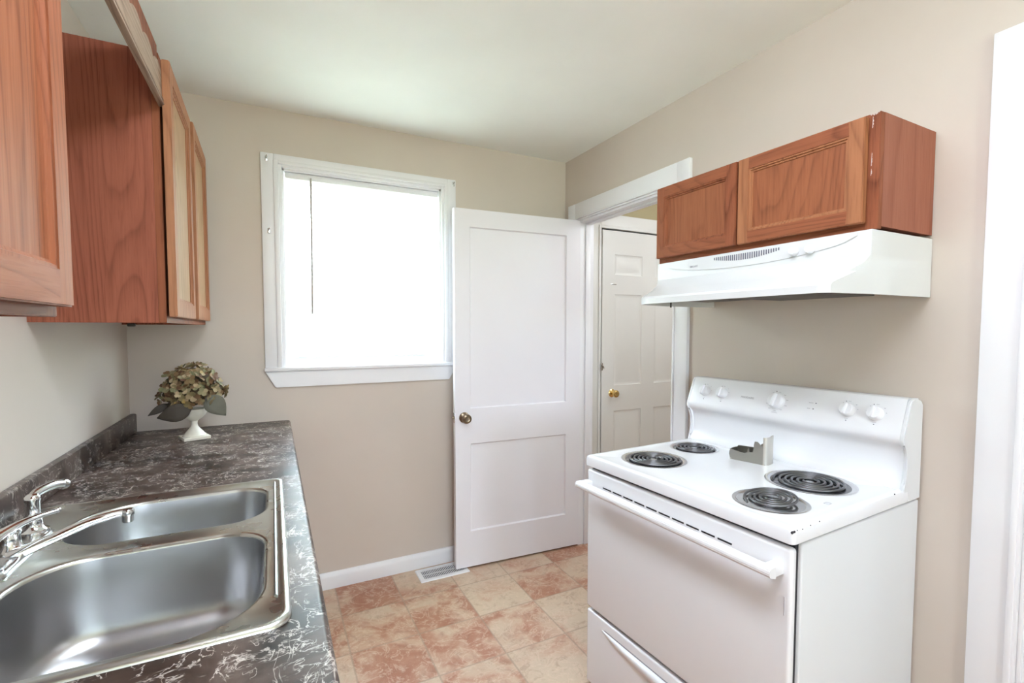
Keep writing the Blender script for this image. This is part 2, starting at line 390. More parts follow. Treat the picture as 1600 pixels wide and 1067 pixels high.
# jambs and sashes
bm = bmesh.new()
box(bm, WX0, WX0+.012, D, D+.12, WZ0, WZ1); box(bm, WX1-.012, WX1, D, D+.12, WZ0, WZ1); box(bm, WX0, WX1, D, D+.12, WZ1-.012, WZ1)
wobj('window_jamb', bm, M_TRIM)
for (nm, y0, z0, z1) in (('sash', D+.062, 1.178, 1.69), ('sash', D+.088, 1.66, WZ1-.012)):
    x0, x1 = WX0+.012, WX1-.012; w = .034
    bm = B((x0, x0+w, y0, y0+.024, z0, z1, .003), (x1-w, x1, y0, y0+.024, z0, z1, .003), (x0+w, x1-w, y0, y0+.024, z0, z0+w, .003), (x0+w, x1-w, y0, y0+.024, z1-w, z1, .003))
    s = wobj(nm, bm, M_TRIM); bm = B((x0+w-.004, x1-w+.004, y0+.010, y0+.014, z0+w-.004, z1-w+.004)); obj('pane', bm, M_GLASS, s, 0)

# blind: hangs in the recess
bl = thing('window_blind', 'white slatted blind lowered inside the bright window', 'blind', (.46, D+.035, 1.19))
def blobj(n, bm, m, s=35): return obj(n, bm, m, bl, s, loc=(-.46, -(D+.035), -1.19))
bx0, bx1 = WX0+.016, WX1-.016
blobj('headrail', B((bx0, bx1, D+.012, D+.050, 2.116, 2.146, .003)), M_PLAST)
bm = bmesh.new(); z = 2.105; ang = math.radians(60)
while z > 1.240:
    pr = []
    for k in range(5):
        s = (k/4-.5)*.026; bow = .0022*(1-(2*k/4-1)**2)
        pr.append((D+.032 + s*math.cos(ang) - bow*math.sin(ang), z + s*math.sin(ang) + bow*math.cos(ang)))
    v0 = [bm.verts.new((bx0+.004, *p)) for p in pr]; v1 = [bm.verts.new((bx1-.004, *p)) for p in pr]
    for k in range(4): bm.faces.new((v0[k], v0[k+1], v1[k+1], v1[k]))
    z -= .0205
blobj('slats', bm, M_SLAT)
blobj('bottom_rail', B((bx0+.004, bx1-.004, D+.022, D+.044, 1.212, 1.228, .003)), M_PLAST)
bm = bmesh.new(); tube(bm, [(.187, D-.002, 2.125), (.186, D-.004, 1.8), (.183, D-.002, 1.445)], .0052, 8); tube(bm, [(.187, D+.014, 2.13), (.187, D-.002, 2.125)], .002, 6)
blobj('tilt_wand', bm, mat('grey_clear_wand', (.42, .38, .37), .4))
bm = bmesh.new()
for x in (.16, .46, .76):
    tube(bm, [(x, D+.020, 2.12), (x, D+.020, 1.22)], .0007, 5); tube(bm, [(x, D+.045, 2.12), (x, D+.045, 1.22)], .0007, 5)
blobj('ladder_cord', bm, M_PLAST)
# small curtain brackets on the casing
for (x, z, lb) in ((-.010, 2.190, 'tiny metal curtain hook at the upper left corner of the window casing'), (.936, 2.192, 'tiny metal curtain hook at the upper right corner of the window casing'), (-.006, 1.845, 'tiny metal catch midway up the left side of the window casing')):
    bm = bmesh.new(); box(bm, x-.006, x+.006, D-.0205, D-.018, z-.012, z+.012, .001); tube(bm, smooth_path([(x, D-.019, z+.004), (x, D-.032, z+.004), (x+.002, D-.036, z+.012)], 5), .0022, 8)
    tag(obj('curtain_hook', bm, M_CHROMEW), lb, 'hook', 'small metal hooks on the window casing')

# far doorway: casing and jamb on the right wall
bm = bmesh.new()
def casing(bm, y0, y1, zt, w=.095, wt=.10, x=RW):
    """flat board casing with inner stepped bead round an opening y0..y1"""
    box(bm, x-.020, x, y0-w, y0-.018, 0, zt+wt, .003); box(bm, x-.020, x, y1+.018, y1+w, 0, zt+wt, .003)
    box(bm, x-.020, x, y0-.018, y1+.018, zt+.018, zt+wt, .003)
    for q, d in ((0., .014), (.009, .026)):
        box(bm, x-d, x, y0-.009-q, y0-q, 0, zt+.009+q, .002); box(bm, x-d, x, y1+q, y1+.009+q, 0, zt+.009+q, .002)
        box(bm, x-d, x, y0-q, y1+q, zt+q, zt+.009+q, .002)
def jamb(bm, y0, y1, zt, x0=RW-.002, x1=RW+TH+.002, stop=True):
    box(bm, x0, x1, y0, y0+.012, 0, zt); box(bm, x0, x1, y1-.012, y1, 0, zt); box(bm, x0, x1, y0+.012, y1-.012, zt-.012, zt)
    if stop:
        box(bm, x0+.040, x0+.075, y0+.012, y0+.023, 0, zt-.012, .002); box(bm, x0+.040, x0+.075, y1-.023, y1-.012, 0, zt-.012, .002); box(bm, x0+.040, x0+.075, y0+.023, y1-.023, zt-.023, zt-.012, .002)
casing(bm, 1.70, 2.505, 2.035, .095, .105); jamb(bm, 1.70, 2.505, 2.035)
struct(obj('trim_1', bm, M_TRIM))
bm = bmesh.new(); casing(bm, -.36, .478, 2.035, .108, .10); jamb(bm, -.36, .478, 2.035, stop=False)
box(bm, RW-.030, RW, .493, .507, 0, 2.07, .003)
struct(obj('trim_2', bm, M_TRIM))
# hall door casing
bm = bmesh.new(); HX0, HX1, HY = 2.018, 2.790, 2.695
box(bm, 1.935, 2.014, 2.700, 2.724, 0, 2.16, .004); box(bm, 2.795, 2.88, 2.700, 2.724, 0, 2.16, .004); box(bm, 2.014, 2.795, 2.700, 2.724, 2.060, 2.16, .004)
box(bm, 1.995, 2.014, 2.692, 2.70, 0, 2.08, .002); box(bm, 2.014, 2.795, 2.692, 2.70, 2.06, 2.08, .002)
struct(obj('trim_3', bm, M_HALLD))
bm = B((2.0, 2.80, 2.716, 2.7245, 0, 2.066)); struct(obj('door_gap_shade', bm, M_BLACK, smooth=0))  # black sheet painted in as the shade around the hall door

# ------------------------------------------------------------------ doors (local: x width, z height, front faces -y)
def panelled(bm, x0, x1, z0, z1, th, panels, depth=.009, slope=.010, raised=0.):
    for (yf, sg) in ((0., 1.), (th, -1.)):
        def V(x, y, z): return bm.verts.new((x, yf+sg*y, z))
        def rl(a, b, c, d, y): return [V(a, y, c), V(b, y, c), V(b, y, d), V(a, y, d)]
        out = rl(x0, x1, z0, z1, 0.); hs = []
        for (a, b, c, d) in panels:
            L0 = rl(a, b, c, d, 0.); L0b = rl(a+.002, b-.002, c+.002, d-.002, depth*.45); L1 = rl(a+slope, b-slope, c+slope, d-slope, depth); seq = [L0, L0b, L1]
            if raised > 0:
                L2 = rl(a+slope+.010, b-slope-.010, c+slope+.010, d-slope-.010, depth); L3 = rl(a+slope+.034, b-slope-.034, c+slope+.034, d-slope-.034, depth-raised); seq += [L2, L3]
            loft(bm, seq); bm.faces.new(seq[-1]); hs.append(L0)
        fill(bm, [out]+hs)
        if yf == 0.: fo = out
        else: loft(bm, [fo, out])
d1 = struct(bpy.data.objects.new('door_1', None)); C.objects.link(d1); d1.location = (1.694, 2.480, .0); d1.rotation_euler = (0, 0, math.radians(-3.0))
d1['label'] = 'white two-panel door standing open against the back wall'
bm = bmesh.new(); panelled(bm, -.800, 0., .013, 2.032, .036, [(-.712, -.095, .922, 1.935), (-.712, -.095, .218, .722)], .010, .006)
obj('door_leaf', bm, M_DOOR, d1, 25)
def knob(parent, x, z, m, flip=False, scale=1., rose=.030, name='door_knob', side=-1, thick=.036):
    bm = bmesh.new()
    prof = [(0, 0), (rose, 0), (rose*1.0, .003), (rose*.72, .009), (.011, .012), (.011, .026), (.017, .030), (.025, .038), (.0275, .047), (.025, .056), (.016, .060), (.012, .0585), (.0, .059)]
    prof = [(r*scale, h*scale) for r, h in prof]
    M0 = RotTo((0, -1, 0), (x, 0, z)); lathe(bm, prof, 28, M0)
    M1 = RotTo((0, 1, 0), (x, thick, z)); lathe(bm, [(r, h*.75) for r, h in prof], 28, M1)
    return obj(name, bm, m, parent, 40)
knob(d1, -.748, .874, M_ABRASS, scale=1.0)
bm = B((-.8025, -.7995, .006, .030, .845, .903, .0005)); lp = obj('latch_plate', bm, M_CHROMEW, d1)
bm = B((-.812, -.802, .012, .024, .866, .882, .002)); obj('latch_bolt', bm, M_ABRASS, lp)
for z in (.25, 1.05, 1.80):
    bm = bmesh.new(); tube(bm, [(.004, .012, z-.04), (.004, .012, z+.04)], .006, 10); tube(bm, [(.004, .012, z-.046), (.004, .012, z+.046)], .0035, 8); obj('hinge', bm, M_TRIM, d1)

d2 = struct(bpy.data.objects.new('door_2', None)); C.objects.link(d2); d2.location = (HX0, HY-.010, 0)
d2['label'] = 'closed white six-panel door at the end of the hall'
bm = bmesh.new(); cols = ((.105, .350), (.470, .690)); rows = ((1.745, 1.885), (.975, 1.610), (.200, .795))
panelled(bm, 0, HX1-HX0, .012, 2.046, .030, [(a, b, c, d) for a, b in cols for c, d in rows], .007, .012, .005)
obj('door_leaf', bm, M_HALLD, d2, 25)
knob(d2, .088, .922, M_BRASS, scale=.95, thick=.030)
bm = bmesh.new(); box(bm, -.010, .006, -.006, .0, 1.085, 1.135, .001); tube(bm, [(-.006, -.012, 1.12), (.004, -.014, 1.112), (.012, -.008, 1.10)], .004, 8); obj('latch_hook', bm, M_CHROMEW, d2)
bm = B((.070, .118, -.003, 0, 1.676, 1.682, .001)); obj('chain_track', bm, M_CHROMEW, d2)

# ------------------------------------------------------------------ floor register
fv = thing('floor_register', 'white metal floor vent beside the baseboard, partly under the open door', 'vent', (.827, 2.555, 0))
def place(n, bm, m, p, smooth=35): return obj(n, bm, m, p, smooth, loc=tuple(-c for c in p.location))
bm = bmesh.new(); o_ = rrect(.686, .968, 2.488, 2.632, .004, 3); i_ = rrect(.712, .942, 2.512, 2.602, .003, 3)
A = loop(bm, o_, .0); A1 = loop(bm, rrect(.690, .964, 2.492, 2.628, .004, 3), .005); I1 = loop(bm, i_, .006); I0 = loop(bm, i_, .002); loft(bm, [A, A1]); loft(bm, [I1, I0]); fill(bm, [A1, I1])
place('register_frame', bm, M_TRIM, fv, 30)
bm = bmesh.new(); n = 24
for k in range(n):
    x = .714+(.226)*(k+.5)/n; prism(bm, [(x-.0012+.002, .0015), (x+.0012+.002, .0015), (x+.0012-.001, .0062), (x-.0012-.001, .0062)][:4], 'y', 2.514, 2.600) if False else box(bm, x-.0016, x+.0016, 2.513, 2.601, .0025, .0060)
box(bm, .712, .942, 2.555, 2.559, .0025, .0060)
place('louvres', bm, M_TRIM, fv)
place('duct_shade_sheet', B((.712, .942, 2.512, 2.602, .0006, .0016)), mat('duct_shade', (.16, .18, .20), .7), fv, 0)  # flat dark sheet painted as the shade down the duct

# ------------------------------------------------------------------ counter, cabinets below
CX, CZ = .070, .912
ct = thing('countertop', 'dark brown marble-look laminate countertop with low backsplash along left wall', 'countertop', (-.25, 1.2, CZ-.038))
y0c, y1c = .02, D-.001
SX0, SX1, SY0, SY1 = -.535, .018, .803, 1.612          # sink outer
bm = bmesh.new()
hole = rrect(SX0+.015, SX1-.012, SY0+.012, SY1-.012, .03, 5)
fe = .012
def L3(pts): return [bm.verts.new(p) for p in pts]
top = L3([(LW+.001, y0c, CZ), (CX-fe, y0c, CZ), (CX-fe, y1c, CZ), (LW+.001, y1c, CZ)]); h1 = loop(bm, hole, CZ); h0 = loop(bm, hole, CZ-.036)
fill(bm, [top, h1]); loft(bm, [h1, h0])
# rolled front edge
pr = [(CX-fe, CZ)] + [(CX-fe+fe*math.sin(a), CZ-fe+fe*math.cos(a)) for a in [math.radians(d) for d in (15, 30, 45, 60, 75, 90)]] + [(CX, CZ-.034), (CX-.004, CZ-.038), (CX-.05, CZ-.038)]
va = [bm.verts.new((p[0], y0c, p[1])) for p in pr]; vb = [bm.verts.new((p[0], y1c, p[1])) for p in pr]
for i in range(len(pr)-1): bm.faces.new((va[i], va[i+1], vb[i+1], vb[i]))
bot = L3([(LW+.001, y0c, CZ-.038), (CX-.05, y0c, CZ-.038), (CX-.05, y1c, CZ-.038), (LW+.001, y1c, CZ-.038)]); h2 = loop(bm, hole, CZ-.038); fill(bm, [bot, h2]); loft(bm, [h0, h2])
for y in (y0c, y1c):
    bm.faces.new([bm.verts.new((p[0], y, p[1])) for p in pr] + [bm.verts.new((LW+.001, y, CZ-.038)), bm.verts.new((LW+.001, y, CZ))])
bmesh.ops.remove_doubles(bm, verts=bm.verts, dist=1e-5)
place('counter_surface', bm, M_CTR, ct, 40)
place('backsplash', B((LW+.001, LW+.024, y0c, y1c, CZ, CZ+.082, .005)), M_CTR, ct)
# base cabinets (mostly hidden beneath the counter)
def ring_frame(x0, x1, z0, z1, y0, y1, ws, wr, bev=.0022, plane='xz'):
    """one connected frame: stiles (material 0) full height, rails (material 1) between them"""
    bm = bmesh.new(); xs = (x0, x0+ws, x1-ws, x1); zs = (z0, z0+wr, z1-wr, z1)
    Fv = {}
    for k, y in enumerate((y0, y1)):
        for i, x in enumerate(xs):
            for j, z in enumerate(zs): Fv[i, j, k] = bm.verts.new((x, y, z))
    for k in (0, 1):
        for i in range(3):
            for j in range(3):
                if (i, j) == (1, 1): continue
                f = bm.faces.new((Fv[i, j, k], Fv[i+1, j, k], Fv[i+1, j+1, k], Fv[i, j+1, k])); f.material_index = 1 if i == 1 else 0
    def side(a, b, mi): bm.faces.new((Fv[(*a, 0)], Fv[(*b, 0)], Fv[(*b, 1)], Fv[(*a, 1)])).material_index = mi
    for i in range(3):
        for j in (0, 3): side((i, j), (i+1, j), 1 if i == 1 else 0)
        for q in (0, 3): side((q, i), (q, i+1), 0)
    for a, b, mi in (((1, 1), (2, 1), 1), ((1, 2), (2, 2), 1), ((1, 1), (1, 2), 0), ((2, 1), (2, 2), 0)): side(a, b, mi)
    bmesh.ops.recalc_face_normals(bm, faces=bm.faces)
    es = [e for e in bm.edges if len(e.link_faces) == 2 and e.calc_face_angle() > 1.]
    bmesh.ops.bevel(bm, geom=es, offset=bev, segments=2, affect='EDGES')
    return bm
def cab_door(parent, x0, x1, z0, z1, mats, loc=(0, 0, 0), rot=(0, 0, 0), th=.020, w=.052, name='door', pull=False):
    """frame-and-panel door, front face at y=0 facing -y; mats = stile, rail, panel"""
    bm = ring_frame(x0, x1, z0, z1, 0, th, w, w); d = obj(name, bm, [mats[0], mats[1]], parent, 35, loc, rot)
    # bead round the panel
    bm = bmesh.new(); a, b, c, e = x0+w, x1-w, z0+w, z1-w
    def rl(q, y): return [bm.verts.new(p) for p in ((a+q, y, c+q), (b-q, y, c+q), (b-q, y, e-q), (a+q, y, e-q))]
    loft(bm, [rl(-.0005, .002), rl(.003, .002), rl(.005, .006), rl(.009, .007), rl(.010, .011)]); obj('panel_bead', bm, mats[0], d)
    bm = B((x0+w-.004, x1-w+.004, .010, th-.004, z0+w-.004, z1-w+.004)); obj('panel', bm, mats[2], d)
    return d
def base_cab(y0, y1, label, ndoor):
    t = thing('base_cabinet', label, 'cabinet', (0.02, y0, 0), PI/2, 'oak base cabinets under the counter')
    w = y1-y0; dp = .02-LW-.002
    bm = B((.0, w, .02, dp, .10, .872), (.0, w, .075, dp, 0, .10)) if ndoor != 2 else B((0, .018, .02, dp, .1, .872), (w-.018, w, .02, dp, .1, .872), (.018, w-.018, .02, dp, .1, .118), (.018, w-.018, dp-.01, dp, .118, .872), (.0, w, .075, dp, 0, .10), (.018, w-.018, .02, .038, .70, .872), (w/2-.02, w/2+.02, .02, .038, .118, .70))
    obj('carcass', bm, W_V, t, 0)
    n = ndoor; g = .012
    for k in range(n):
        a = w*k/n+g; b = w*(k+1)/n-g
        cab_door(t, a, b, .125, .70, (W_V, W_H, W_PAN))
        bm = B((a, b, 0, .02, .715, .860, .004)); dr = obj('drawer_front', bm, W_H, t)
base_cab(.04, .76, 'oak base cabinet under the counter end nearest the viewer', 1)
base_cab(.762, 1.66, 'oak sink base cabinet directly under the steel sink', 2)
base_cab(1.662, 2.66, 'oak base cabinet under the flower urn end of the counter', 3)

# ------------------------------------------------------------------ sink
sk = thing('kitchen_sink', 'double bowl stainless steel sink set into dark countertop', 'sink', ((SX0+SX1)/2, (SY0+SY1)/2, CZ-.18))
bm = bmesh.new(); n = 10
rr = (.022, .022, .03, .035)
seq = [rrect(SX0, SX1, SY0, SY1, rr, n), rrect(SX0+.001, SX1-.001, SY0+.001, SY1-.001, rr, n), rrect(SX0+.006, SX1-.006, SY0+.006, SY1-.006, rr, n), rrect(SX0+.012, SX1-.012, SY0+.012, SY1-.012, rr, n), rrect(SX0+.016, SX1-.016, SY0+.016, SY1-.016, rr, n)]
zs = [CZ+.0005, CZ+.005, CZ+.0085, CZ+.0075, CZ+.004]
ls = [loop(bm, s, z) for s, z in zip(seq, zs)]; loft(bm, ls)
b1 = (-.424, -.026, .834, 1.226); b2 = (-.424, -.026, 1.292, 1.556)
r1 = (.088, .115, .12, .12); r2 = (.075, .13, .11, .085)
# the round-over at the bowl's rim: wide loops at deck height
def bowl_loops(bm, b, r, seqs, n=10):
    out = []
    for (ins, dz) in seqs:
        out.append(loop(bm, rrect(b[0]+ins, b[1]-ins, b[2]+ins, b[3]-ins, tuple(max(.02, q-ins*.6) for q in r), n), CZ+dz))
    return out
rimseq = [(-.008, .004), (-.004, .0032), (-.001, .000), (.000, -.004)]
R1 = bowl_loops(bm, b1, r1, rimseq); R2 = bowl_loops(bm, b2, r2, rimseq); loft(bm, R1); loft(bm, R2)
# pressed groove along the front side
fill(bm, [ls[-1], R1[0], R2[0]])
place('rim', bm, M_STEELD, sk, 50)
bm = bmesh.new(); tube(bm, [(.001-.006, .90, CZ+.0042), (.001-.006, 1.58, CZ+.0042)], [.0028, .0028], 8); place('front_groove', bm, M_DARKM if False else mat('shadowed_steel_groove', (.30, .31, .30), .35, 1.), sk)
def bowl(b, r, dp, nm='bowl'):
    bm = bmesh.new()
    sq = [(.000, -.004), (.003, -.03), (.008, -.08), (.013, -dp+.045), (.018, -dp+.028), (.028, -dp+.013), (.043, -dp+.004), (.065, -dp)]
    Ls = bowl_loops(bm, b, r, sq); loft(bm, Ls)
    cx, cy = (b[0]+b[1])/2, (b[2]+b[3])/2; m = len(Ls[-1])
    # ring of the drain with the same number of verts
    pts = [v.co for v in Ls[-1]]; rg = []
    for p in pts:
        a = math.atan2(p.y-cy, p.x-cx); rg.append(bm.verts.new((cx+.045*math.cos(a), cy+.045*math.sin(a), CZ-dp-.004)))
    rg2 = [bm.verts.new((cx+(v.co.x-cx)*.86, cy+(v.co.y-cy)*.86, CZ-dp-.014)) for v in rg]
    loft(bm, [Ls[-1], rg, rg2]); bm.faces.new(rg2)
    o = place(nm, bm, M_STEEL, sk, 60)
    bm = bmesh.new(); lathe(bm, [(.0385, 0), (.042, .003), (.036, .0035), (.030, -.002), (.030, -.006), (0, -.006)], 28, Matrix.Translation((cx, cy, CZ-dp-.006)))
    for k in range(8):
        a = k*PI/4; lathe(bm, [(.0035, -.0052), (0, -.005)], 8, Matrix.Translation((cx+.018*math.cos(a), cy+.018*math.sin(a), CZ-dp-.006)))
    dd = obj('drain', bm, M_CHROME, o, 40)
bowl(b1, r1, .175); bowl(b2, r2, .15)

# ------------------------------------------------------------------ faucet
fc = thing('faucet', 'chrome two-handle kitchen faucet with low curved spout behind sink', 'faucet', (-.475, 1.29, CZ+.004))
fz = CZ+.004
def fobj(n, bm, m=M_CHROME, p=None, s=45): 
    if p is None: return obj(n, bm, m, fc, s, loc=(.475, -1.29, -fz))
    return obj(n, bm, m, p, s)
bm = bmesh.new(); P = [rrect(-.505, -.444, 1.165, 1.425, .0295, 10), rrect(-.503, -.446, 1.167, 1.423, .0285, 10), rrect(-.497, -.452, 1.173, 1.417, .022, 10)]
q = [loop(bm, P[0], fz), loop(bm, P[0], fz+.006), loop(bm, P[1], fz+.010), loop(bm, P[2], fz+.012)]; loft(bm, q); bm.faces.new(q[-1]); fobj('base_plate', bm, M_CHROMEW)
bm = bmesh.new(); lathe(bm, [(.025, fz+.010), (.024, fz+.018), (.018, fz+.024), (.0165, fz+.045), (.019, fz+.052), (.014, fz+.060), (0, fz+.061)], 28, Matrix.Translation((-.475, 1.29, 0)))
hub = fobj('spout_hub', bm)
tipx, tipy = -.292, 1.311
path = smooth_path([(-.470, 1.270, .924), (-.455, 1.272, .929), (-.43, 1.277, .938), (-.395, 1.284, .950), (-.36, 1.295, .962), (-.335, 1.300, .967), (-.31, 1.308, .970), (tipx, tipy, .9695)], 6)
bm = bmesh.new(); tube(bm, path, [.0125-.0050*i/(len(path)-1) for i in range(len(path))], 16)
sp_ = fobj('spout', bm)
bm = bmesh.new(); lathe(bm, [(.003, fz+.0615), (.0095, fz+.0605), (.0118, fz+.057), (.0122, fz+.048), (.0105, fz+.046), (.0105, fz+.034), (.0085, fz+.032), (0, fz+.033)], 24, Matrix.Translation((tipx, tipy, 0))); fobj('aerator', bm, M_CHROMEW, sp_)
for (hy, tip, rt) in ((1.398, (-.452, 1.487, fz+.088), .012), (1.190, (-.418, 1.345, .984), .006)):
    hs_ = 1. if rt > .01 else .60
    bm = bmesh.new(); lathe(bm, [(q_, fz+.010+(z_-.010)*hs_) for q_, z_ in ((.027, .010), (.026, .016), (.018, .021), (.015, .030), (.0155, .040), (.018, .043), (.015, .048), (.0125, .055), (.0125, .078), (.014, .083), (.013, .090), (.008, .095), (0, .096))], 24, Matrix.Translation((-.475, hy, 0)))
    hd = fobj('handle', bm)
    bm = bmesh.new()
    if rt > .01:
        pp = smooth_path([(-.478, hy-.004, fz+.083), (-.473, hy+.02, fz+.093), (-.460, hy+.06, fz+.095), tip], 6)
        tube(bm, pp, [.0085+.0025*i/(len(pp)-1) for i in range(len(pp))], 14)
        tv = Vector(tip); lathe(bm, [(.0115, -.004), (.0125, .002), (.0115, .009), (.006, .011), (0, .0105)], 20, RotTo(Vector((.25, .0, 0))+(tv-Vector(pp[-3])).normalized(), tip))
    else:
        pp = smooth_path([(-.480, hy-.012, .966), (-.468, hy+.03, .982), (-.446, hy+.09, .989), tip], 6)
        tube(bm, pp, [.016-.0105*i/(len(pp)-1) for i in range(len(pp))], 14, flat=.7); bmesh.ops.create_icosphere(bm, subdivisions=2, radius=.0065, matrix=Matrix.Translation(tip))
    fobj('lever', bm, M_CHROMEW if rt > .01 else M_CHROME, hd)

# ------------------------------------------------------------------ flower urn
fl = thing('flower_arrangement', 'dried hydrangea bunch in a small cream footed urn on the countertop', 'flowers', (-.300, 2.385, CZ+.0003))
ug = bmesh.new()
Mz = Matrix.Rotation(math.radians(20), 4, 'Z')
b_ = bmesh.new(); box(b_, -.048, .048, -.048, .048, 0, .014, .003)
for v in b_.verts: v.co = Mz @ v.co
lathe(b_, [(.044, .013), (.043, .017), (.036, .022), (.031, .030), (.022, .040), (.0135, .052), (.011, .064), (.0125, .075), (.019, .080), (.030, .088), (.041, .100), (.047, .113), (.047, .122), (.049, .127), (.044, .127), (.040, .115), (.0, .105)], 32)
obj('urn', b_, M_URN, fl, 40)
bm = bmesh.new()
def petal(bm, c, nrm, tan, L, Wd, cup):
    bi = nrm.cross(tan); rows = []
    for (t, w, hgt) in ((0, .25, 0), (.35, .9, .10), (.7, 1., .22), (1., .5, .20)):
        p = c + tan*(L*t) + nrm*(cup*hgt*L); rows.append([bm.verts.new(p - bi*Wd*w*.5 + nrm*cup*.12*L), bm.verts.new(p), bm.verts.new(p + bi*Wd*w*.5 + nrm*cup*.12*L)])
    for a, b in zip(rows, rows[1:]):
        for k in range(2): bm.faces.new((a[k], a[k+1], b[k+1], b[k]))
cen = Vector((0, 0, .190))
heads = [(Vector((0, 0, .062)), .062), (Vector((-.064, -.01, .000)), .052), (Vector((.064, -.01, .006)), .052), (Vector((0, -.056, .0)), .062), (Vector((.0, .055, .0)), .055), (Vector((-.040, -.025, .046)), .050), (Vector((.042, -.025, .046)), .048), (Vector((.0, -.045, .05)), .045)]
for hc, hr in heads:
    N = int(46*(hr/.06)**2)
    for i in range(N):
        zz = 1-2*(i+.5)/N; ph = i*2.39996
        if zz < -.55: continue
        nrm = Vector((math.sqrt(1-zz*zz)*math.cos(ph), math.sqrt(1-zz*zz)*math.sin(ph), zz))
        c = cen + hc + nrm*hr*random.uniform(.80, 1.12)
        if c.z < .128: continue
        skip = any((c-(cen+h2)).length < r2_*.78 for h2, r2_ in heads)
        if skip: continue
        nn = (nrm+Vector([random.uniform(-.65, .65) for _ in range(3)])).normalized(); ta = nn.orthogonal().normalized(); a0 = random.uniform(0, PI)
        s = random.uniform(.014, .026)
        for k in range(4):
            tt = (Matrix.Rotation(a0+k*PI/2, 3, nn) @ ta); petal(bm, c, nn, tt, s, s*.95, random.uniform(.4, 1.3))
obj('blossoms', bm, M_PETAL, fl, 60, recalc=False)
bm = bmesh.new()
for hc, hr in heads: bmesh.ops.create_icosphere(bm, subdivisions=2, radius=hr*.74, matrix=Matrix.Translation(cen+hc))
for v in bm.verts: v.co.z = max(v.co.z, .118); v.co += Vector([random.uniform(-.003, .003) for _ in range(3)])
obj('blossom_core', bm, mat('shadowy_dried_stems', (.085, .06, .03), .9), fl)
def leaf(name, base, tipp, width, m, bend):
    bm = bmesh.new(); a = Vector(base); b = Vector(tipp); d = b-a; sd = d.cross(Vector((.2, -1, .1))).normalized(); nn = sd.cross(d).normalized(); rows = []
    for i in range(9):
        t = i/8; w = width*math.sin(PI*min(1, t**.75*.97+.02))*.5; c = a+d*t + nn*bend*math.sin(PI*t)
        rows.append([bm.verts.new(c - sd*w + nn*.12*w), bm.verts.new(c - sd*w*.5), bm.verts.new(c + nn*.08*w), bm.verts.new(c + sd*w*.5), bm.verts.new(c + sd*w + nn*.12*w)])
    for p, q in zip(rows, rows[1:]):
        for k in range(4): bm.faces.new((p[k], p[k+1], q[k+1], q[k]))
    o = obj(name, bm, m, fl, 60); md = o.modifiers.new('thick', 'SOLIDIFY'); md.thickness = .0012; return o
leaf('leaf', (.052, -.055, .182), (.118, -.055, .096), .078, M_LEAFG, .010)
leaf('leaf', (.004, -.085, .140), (-.112, -.080, .108), .070, M_LEAF, .018)
leaf('leaf', (-.085, -.02, .155), (-.150, -.03, .112), .030, M_LEAF, .010)
leaf('leaf', (-.04, .05, .150), (-.12, .09, .10), .06, M_LEAF, .012)

# ------------------------------------------------------------------ left wall cabinets
TANM = (W_TANS, W_TANS, W_TAN)
def uobj(n, bm, m, p, s=35): return place(n, bm, m, p, s)
FX = -.272        # cabinet face
# far cabinet
fcab = thing('wall_cabinet', 'tall red oak wall cabinet nearest the window on the left wall', 'cabinet', (LW, 2.18, 1.388))
def carcass(t, y0, y1, z0, z1, side_m, face_m=W_TANS):
    bm = B((LW+.001, FX-.019, y0, y0+.014, z0, z1), (LW+.001, FX-.019, y1-.014, y1, z0, z1), (LW+.001, FX-.019, y0+.014, y1-.014, z0+.010, z0+.026), (LW+.001, FX-.019, y0+.014, y1-.014, z1-.016, z1), (LW+.001, LW+.008, y0+.014, y1-.014, z0+.026, z1-.016))
    uobj('carcass', bm, side_m, t, 0)
    w = .038
    bm = ring_frame(y0, y1, z0, z1, 0, .019, w, w, .0012)
    for v in bm.verts: v.co = Vector((FX-v.co.y, v.co.x, v.co.z))
    uobj('face_frame', bm, [face_m, W_RY], t)
carcass(fcab, 1.700, 2.600, 1.388, 2.148, W_SIDE, W_V)
# doors swing a little open; local x = +y, hinge on the far side
def udoor(t, yh, w, z0, z1, mats, ajar, hinge_far=True):
    lx, ly, lz = t.location
    o = cab_door(t, -w if hinge_far else 0, 0 if hinge_far else w, z0-lz, z1-lz, mats, loc=(FX+.022-lx, yh-ly, 0), rot=(0, 0, PI/2 + math.radians(ajar if hinge_far else -ajar)), w=.050)
    return o
udoor(fcab, 2.118, .436, 1.405, 2.125, TANM, .9)
udoor(fcab, 2.570, .436, 1.405, 2.125, TANM, .9)
uobj('shelf_clip', B((-.42, -.40, 1.96, 1.98, 1.378, 1.388, .003)), M_DARKM, fcab)
# near cabinet
ncab = thing('wall_cabinet', 'red oak wall cabinet at the left edge of the view, nearest the viewer', 'cabinet', (LW, .42, 1.388))
carcass(ncab, -.03, .905, 1.388, 2.148, W_SIDE, W_V)
NM = (W_V, W_H, W_PAN)
udoor(ncab, .895, .445, 1.402, 2.125, NM, .0); udoor(ncab, .437, .445, 1.402, 2.125, NM, .0)
